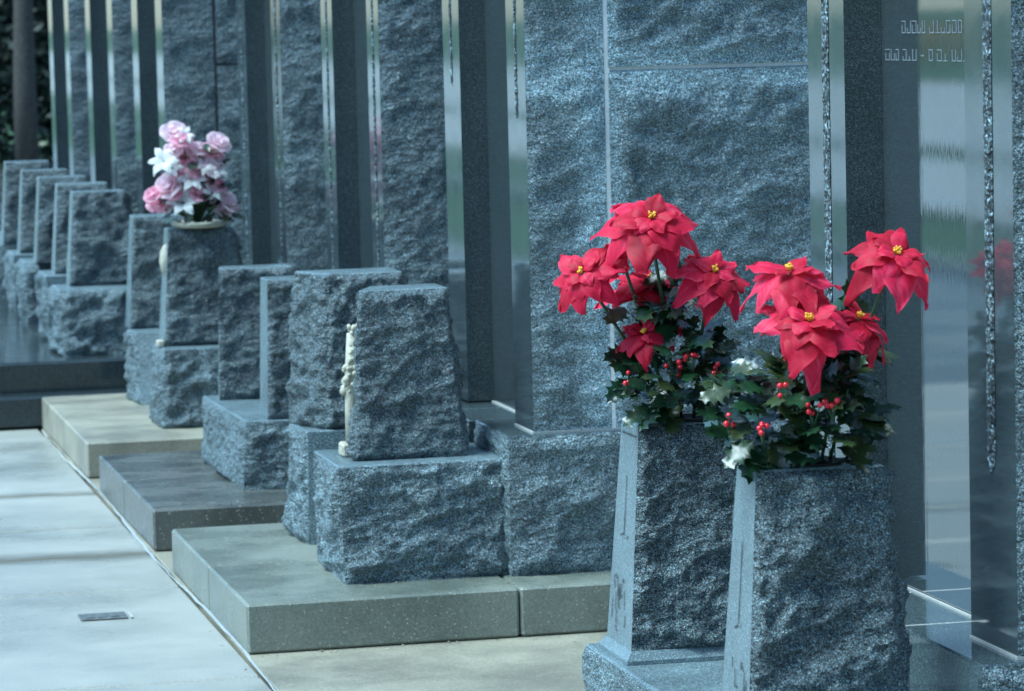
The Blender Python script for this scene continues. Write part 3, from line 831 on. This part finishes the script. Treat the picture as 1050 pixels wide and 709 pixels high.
def stem(parent, pts, r=.004):
    mb = MB(); mb.tube(pts, r, 8); mb.build('flower_stem', STEM, parent)
def holly_mass(parent, cen, ext, n, seed, Ls=(.045,.07), zmin=None, silver=.10):
    rnd = random.Random(seed); mb = MB(); cen = Vector(cen)
    for k in range(n):
        while True:
            q = Vector((rnd.uniform(-1,1), rnd.uniform(-1,1), rnd.uniform(-1,1)))
            if .25 < q.length < 1: break
        p = cen + Vector((q.x*ext[0], q.y*ext[1], q.z*ext[2]))
        if zmin and p.z < zmin+.006: p.z = zmin + rnd.uniform(.006,.03)
        d = Vector((q.x*1.0+rnd.uniform(-.5,.5), q.y-.25+rnd.uniform(-.5,.5), q.z*.5+rnd.uniform(-.45,.45)))
        mi = 2 if rnd.random() < silver else (1 if rnd.random() < .3 else 0)
        L = rnd.uniform(*Ls)
        up = Vector((rnd.uniform(-.6,.6), rnd.uniform(-1.1,.1), 1))
        holly_leaf(mb, p - d.normalized()*L*.4, d, up, L, rnd, mi)
    mb.build('holly_leaves', [LEAF, LEAF2, LEAFS], parent)

# left arrangement
YB = 6.72
L1 = thing('poinsettia_arrangement', 'left poinsettia arrangement with four red flowers above dark holly on a granite vase', 'flowers', (1.93, 6.77, .889), 'red poinsettia arrangements')
fc = [((1.830,6.66,1.300), (-.10,-.62,.74), .118, 11, (7,6,5)), ((1.697,6.70,1.197), (-.50,-.60,.60), .082, 12, (6,5,4)), ((1.955,6.66,1.190), (.08,-.62,.74), .096, 13, (6,6,4)),
      ((1.865,6.80,1.165), (.1,-.3,.9), .11, 14, (6,5,4)), ((1.775,6.74,1.235), (-.6,-.1,.8), .07, 15, (6,4,3))]
for c, a, R, sd_, n in fc:
    poinsettia(L1, c, a, R, sd_, 0.0, (n[0]+1, n[1]+1, n[2]))
    cv = Vector(c); base = Vector((1.92+.25*(cv.x-1.88), 6.77, .885))
    stem(L1, [base, base.lerp(cv, .45)+Vector((.0,.01,.03)), cv-Vector(a).normalized()*.03, cv], .0036)
poinsettia(L1, (1.825,6.72,1.07), (-.2,-.4,.6), .065, 16, 0, (5,4,3))
holly_mass(L1, (1.905,6.74,.985), (.140,.11,.125), 125, 21, (.05,.082), zmin=.889, silver=.03)
holly_mass(L1, (1.86,6.74,1.13), (.100,.06,.070), 24, 22, (.055,.085), silver=0)
for k, c in enumerate([(1.866,6.66,1.005), (1.95,6.65,1.00), (1.775,6.68,.985), (1.905,6.65,1.03)]): berries(L1, c, (7,4,3,5)[k], 40+k, .015)
# right arrangement
R1 = thing('poinsettia_arrangement', 'right poinsettia arrangement with red flowers above spiny holly on the nearest vase', 'flowers', (1.92, 5.96, .893), 'red poinsettia arrangements')
fc = [((1.880,5.93,1.240), (-.08,-.30,.94), .095, 31, (6,6,4)), ((1.893,5.86,1.158), (-.10,-.58,.78), .104, 32, (7,6,5)), ((2.076,5.92,1.266), (.10,-.62,.74), .098, 33, (7,6,5)),
      ((2.015,5.95,1.150), (.3,-.35,.85), .088, 34, (6,5,4))]
for c, a, R, sd_, n in fc:
    poinsettia(R1, c, a, R, sd_, 0.0, n)
    cv = Vector(c); base = Vector((1.92+.25*(cv.x-1.92), 5.965, .89))
    stem(R1, [base, base.lerp(cv, .45)+Vector((.0,.01,.03)), cv-Vector(a).normalized()*.03, cv], .0034)
holly_mass(R1, (1.895,5.95,.985), (.160,.11,.120), 170, 51, (.05,.08), zmin=.893, silver=.05)
holly_mass(R1, (1.985,5.98,1.10), (.095,.06,.085), 48, 52, (.05,.08), silver=.06)
for k, c in enumerate([(1.755,5.90,.985), (1.80,5.85,.975), (1.895,5.85,1.00), (1.845,5.85,1.04), (1.93,5.85,1.01)]): berries(R1, c, (3,5,4,3,4)[k], 60+k, .012)

# pink bouquet
pot = MB(); pot.lathe([(.085,.0),(.105,.004),(.112,.016),(.108,.024),(.098,.024),(.09,.014),(.0001,.012)], (1.936,13.80,.909), 30)
po = pot.build('flower_pot', CREAM, None, (1.936,13.80,.909)); po.data.transform(Matrix.Identity(4))
tag(po, 'shallow cream flower pot sunk in the vase under the pink roses', 'flower pot')
mb = MB(); mb.lathe([(.001,-.06),(.022,-.045),(.030,0),(.024,.04),(.012,.062),(.001,.068)], (1.803,13.80,.78), 14); mb.build('cream_medallion', CREAM, vG)
mb = MB(); mb.box((1.742,13.69,.449),(1.770,13.75,.475),0,.005); mb.build('cream_bracket', CREAM, vG)
PB = thing('rose_bouquet', 'bouquet of pink roses and white lilies in the cream pot', 'flowers', (1.936,13.80,.93))
def pix(x, y, Y=13.8):   # helper used while laying out the bouquet: offsets in metres from its centre
    return (1.94+(x-205)*.003876, Y, 1.012+(205-y)*.00388)
def rose(c, axis, R, seed, mat):
    rnd = random.Random(seed); ax = frame_from(axis); mb = MB()
    x, y, z = ax
    for ring, (n, r, h, op) in enumerate([(3,.22,.75,.05),(4,.42,.80,.15),(5,.68,.72,.38),(6,.95,.55,.70)]):
        for k in range(n):
            a = 2*math.pi*(k+.5*ring)/n + rnd.uniform(-.2,.2); half = 1.25*math.pi/n
            v = []; nu, nv = 5, 6
            for i in range(nu+1):
                s = i/nu
                for j in range(nv+1):
                    q = j/nv*2-1
                    rr = R*(r*(.35+.65*math.sin(s*1.5)) + op*.35*s*s*(1.0) )
                    hh = R*(h*s*1.15 - op*.5*s**3 - .28*s*q*q) - R*.35
                    th = a + half*q*(.55+.45*math.sin(min(1,s*1.3)*1.57))
                    v.append(Vector(c)+(x*math.cos(th)+y*math.sin(th))*rr + z*hh)
            mb.add(v, [(i*(nv+1)+j,(i+1)*(nv+1)+j,(i+1)*(nv+1)+j+1,i*(nv+1)+j+1) for i in range(nu) for j in range(nv)], 0, True)
    mb.build('rose', mat, PB)
rs = [(180,132,.040,PINK2),(187,140,.034,PINK),(186,157,.042,PINK),(178,150,.030,PINK2),(170,187,.044,PINK2),(178,180,.036,PINK),(161,204,.036,PINK),(155,195,.030,PINK),(201,170,.036,PINK),(190,176,.030,PINK),
      (210,158,.042,PINK2),(218,152,.034,PINK),(226,144,.040,PINK2),(205,150,.028,PINK2),(203,196,.032,PINK),(229,203,.044,PINK2),(236,208,.030,PINK2),(222,187,.034,PINK),(218,170,.036,PINK2),(228,214,.030,PINK2),(168,208,.030,PINK2),(176,195,.028,PINK),(193,160,.032,PINK2),(213,176,.032,PINK),(192,188,.034,PINK2),(224,160,.030,PINK2),(196,150,.028,PINK2),(212,200,.030,PINK2)]
for k, (x, y, R, m) in enumerate(rs):
    rnd = random.Random(k); c = Vector(pix(x, y, 13.80-.04+rnd.uniform(-.04,.03)))
    rose(c, ((x-197)*.012+rnd.uniform(-.2,.2), -.75, .75+rnd.uniform(-.3,.3)), R*1.16, 300+k, m)
    mb = MB(); mb.tube([(1.94,13.80,.925), ((c.x+1.94)/2, 13.81, (c.z+.92)/2), c], .004, 6); mb.build('flower_stem', STEM, PB)
def lily(c, axis, R, seed):
    rnd = random.Random(seed); ax = frame_from(axis); mb = MB()
    for k in range(6):
        petal(mb, c, ax, k*1.047+rnd.uniform(-.1,.1), R*rnd.uniform(.9,1.1), R*.26, .75, .7, .2, 0, rnd, 0, 8, 4, .004)
    mb.build('lily', WHITE, PB)
for k, (x, y, R) in enumerate([(168,163,.075),(186,205,.080),(222,172,.060),(190,138,.045),(196,182,.07),(210,170,.055),(216,196,.05),(176,170,.055)]):
    c = Vector(pix(x, y, 13.76)); c.y -= .03; lily(c, ((x-197)*.012, -.7, .5), R, 400+k)
rnd = random.Random(9); mb = MB()
for k in range(90):
    c = Vector((1.94+rnd.uniform(-.11,.13), 13.80+rnd.uniform(-.06,.08), .945+abs(rnd.gauss(0,.13))))
    d = Vector((c.x-1.94, rnd.uniform(-.12,.05), rnd.uniform(-.05,.12)))
    if abs(c.x-1.94)>.08 and c.z>1.03: continue
    L = rnd.uniform(.05,.09); ax = frame_from((d.y*.3+.1, -.6, .8))
    holly_leaf(mb, c, d if d.length > .02 else Vector((.1,-.1,.1)), (rnd.uniform(-.4,.4),-.5,1), L, rnd, 1 if rnd.random() < .35 else 0)
mb.build('bouquet_leaves', [LEAF, LEAF2], PB)

# ------------------------------------------------------------------ trees far behind and across the lawn
def tree(name, label, x, y, h, r, seed, trunk_r=.2, n=2600, crown0=.25, leaf=.10, mats=None, bark=None, pale=.0, group=None):
    rnd = random.Random(seed); t = thing(name, label, 'tree', (x, y, -.02), group)
    mb = MB()
    pts = [(x+.05*math.sin(k*1.3+seed)*h*.06, y+.04*math.cos(k*1.7)*h*.06, -.02+h*.9*k/6) for k in range(7)]
    mb.tube(pts, [trunk_r*(1.15-.95*k/6) for k in range(7)], 10)
    tips = []
    for k in range(22):
        z = h*rnd.uniform(crown0, .92); a = rnd.uniform(0, 6.28); L = r*rnd.uniform(.5,1.0)*(1-.5*(z/h-.5)**2)
        p0 = Vector((x, y, z)); p2 = p0+Vector((math.cos(a)*L, math.sin(a)*L, L*rnd.uniform(.0,.4)))
        mb.tube([p0, p0.lerp(p2,.5)+Vector((0,0,.08*L)), p2], [trunk_r*.28, trunk_r*.16, .015], 6); tips.append(p2); tips.append(p0.lerp(p2,.6))
    mb.build('trunk', bark or BARK, t)
    mb = MB()
    cl = [(tp+Vector((rnd.gauss(0,.2),rnd.gauss(0,.2),rnd.gauss(0,.2)))*r*.4, r*rnd.uniform(.22,.42)) for tp in tips for _ in range(2)]
    for k in range(n):
        c, cr = rnd.choice(cl)
        p = c+Vector((rnd.gauss(0,.5),rnd.gauss(0,.5),rnd.gauss(0,.42)))*cr
        if p.z < .1: continue
        a = Vector((rnd.uniform(-1,1),rnd.uniform(-1,1),rnd.uniform(-1,1))).normalized(); b = a.orthogonal().normalized()
        L = leaf*rnd.uniform(.6,1.4)
        mb.add([p-a*L, p+b*L*.45, p+a*L, p-b*L*.45], [(0,1,2,3)], 1 if rnd.random() < pale else 0)
    mb.build('crown', mats or [FOL, FOL2], t)
tree('evergreen_tree', 'dark broad evergreen tree closing the view behind the farthest tomb', 5.4, 47, 9, 3.2, 71, .28, 9000, .03, .13, pale=.05)
tree('evergreen_tree', 'dark evergreen tree behind the grey trunk at the left edge', 3.6, 52, 8, 2.6, 72, .25, 7000, .03, .13, pale=.06)
tree('bare_tree', 'grey trunked tree rising at the left edge beyond the vases', 3.70, 40, 7.5, 1.6, 73, .13, 500, .6, .09, pale=.3)
tree('evergreen_tree', 'wide dark evergreen tree farther right behind the tombs', 9.5, 50, 9, 3.4, 74, .28, 5000, .05, .14, pale=.03)
tree('red_barked_tree', 'reddish barked tree by the lawn across the walkway', -2.6, 44, 8, 2.4, 75, .22, 1800, .55, .10, bark=BARKR, pale=.2)
tree('autumn_shrub', 'low yellow autumn shrub beyond the wide road', -27.5, 88, 1.4, .9, 76, .06, 900, .15, .10, mats=[FOLY, FOL2])
tree('lawn_tree', 'leafy tree beyond the road left of the tombs', -34, 66, 9, 3.2, 77, .28, 4000, .3, .14, pale=.1)
tree('lawn_tree', 'tall leafy tree far beyond the road on the left', -46, 40, 11, 3.8, 78, .3, 4000, .3, .15, pale=.1)

def hedge():
    rnd = random.Random(88); t = thing('evergreen_hedge', 'dense dark evergreen hedge at the far left behind the vases', 'hedge', (5, 45.5, -.02))
    mb = MB()
    for k in range(9):
        x = 2.6+k*.75; mb.tube([(x,45.6,-.02),(x+.1,45.6,1.0),(x,45.6,2.2)],[.05,.04,.02],6)
    mb.build('trunk', BARK, t)
    mb = MB()
    for k in range(14000):
        x = rnd.uniform(2.2, 9); z = rnd.uniform(0, 2.9+.5*math.sin(x*2.3)+.3*math.sin(x*5.1)); y = 45.5+rnd.gauss(0,.35)
        p = Vector((x,y,z)); a = Vector((rnd.uniform(-1,1),rnd.uniform(-1,1),rnd.uniform(-1,1))).normalized(); b = a.orthogonal().normalized(); L = rnd.uniform(.05,.11)
        mb.add([p-a*L, p+b*L*.5, p+a*L, p-b*L*.5], [(0,1,2,3)], 1 if rnd.random() < .025 else 0)
    mb.build('leaves', [FOL, FOL2], t)
hedge()

tree('sky_blocker_tree', 'unseen leafy tree added behind the camera over the walkway to block sky light', -2.5, -9, 10, 4.2, 81, .35, 6000, .22, .2)  # trees added out of view to dim skylight on camera-facing stone
tree('sky_blocker_tree', 'unseen leafy tree added behind the camera on the tomb side to block sky light', 5.5, -8, 10, 4.2, 82, .35, 6000, .2, .2)
tree('sky_blocker_tree', 'unseen tall leafy tree added farther back along the walkway to block sky light', 1.5, -14, 12, 4.5, 83, .4, 6000, .2, .22)

# bits of leaf and grit washed against the steps
def litter():
    rnd = random.Random(31); mb = MB()
    def bit(x, y, z, L):
        a = rnd.uniform(0, 6.28); d = Vector((math.cos(a), math.sin(a), rnd.uniform(0,.25))); p = Vector((x,y,z+.0015)); n = Vector((-d.y,d.x,rnd.uniform(-.2,.3)))
        mb.add([p-d*L, p+n*L*.4, p+d*L, p-n*L*.4], [(0,1,2,3)], 0 if rnd.random() < .6 else 1)
    for k in range(40): bit(rnd.uniform(1.42,2.9), 9.325-abs(rnd.gauss(0,.05)), .0, rnd.uniform(.003,.009))
    for k in range(26): bit(1.395+rnd.uniform(-.05,.02), rnd.uniform(8.9,15), .0, rnd.uniform(.003,.009))
    for k in range(18): bit(rnd.uniform(.7,1.38), rnd.uniform(9,14), .0, rnd.uniform(.003,.008))
    for k in range(16): bit(rnd.uniform(1.42,1.75), 11.34+abs(rnd.gauss(0,.05)), .137, rnd.uniform(.003,.010))
    for k in range(22): bit(rnd.uniform(1.45,2.6), 9.36+rnd.random()*.2, .137, rnd.uniform(.002,.006))
    for k in range(14): bit(rnd.uniform(1.45,1.7), rnd.uniform(9.4,10.8), .137, rnd.uniform(.002,.006))
    o = mb.build('leaf_litter', [plain('dead_leaf', (.34,.30,.20), .7, .4, 90), plain('dead_leaf_dark', (.07,.055,.035), .7, .4, 90)], None)
    tag(o, 'scattered bits of dead leaf and grit along the steps and kerb joint', 'litter', kind='stuff')
litter()
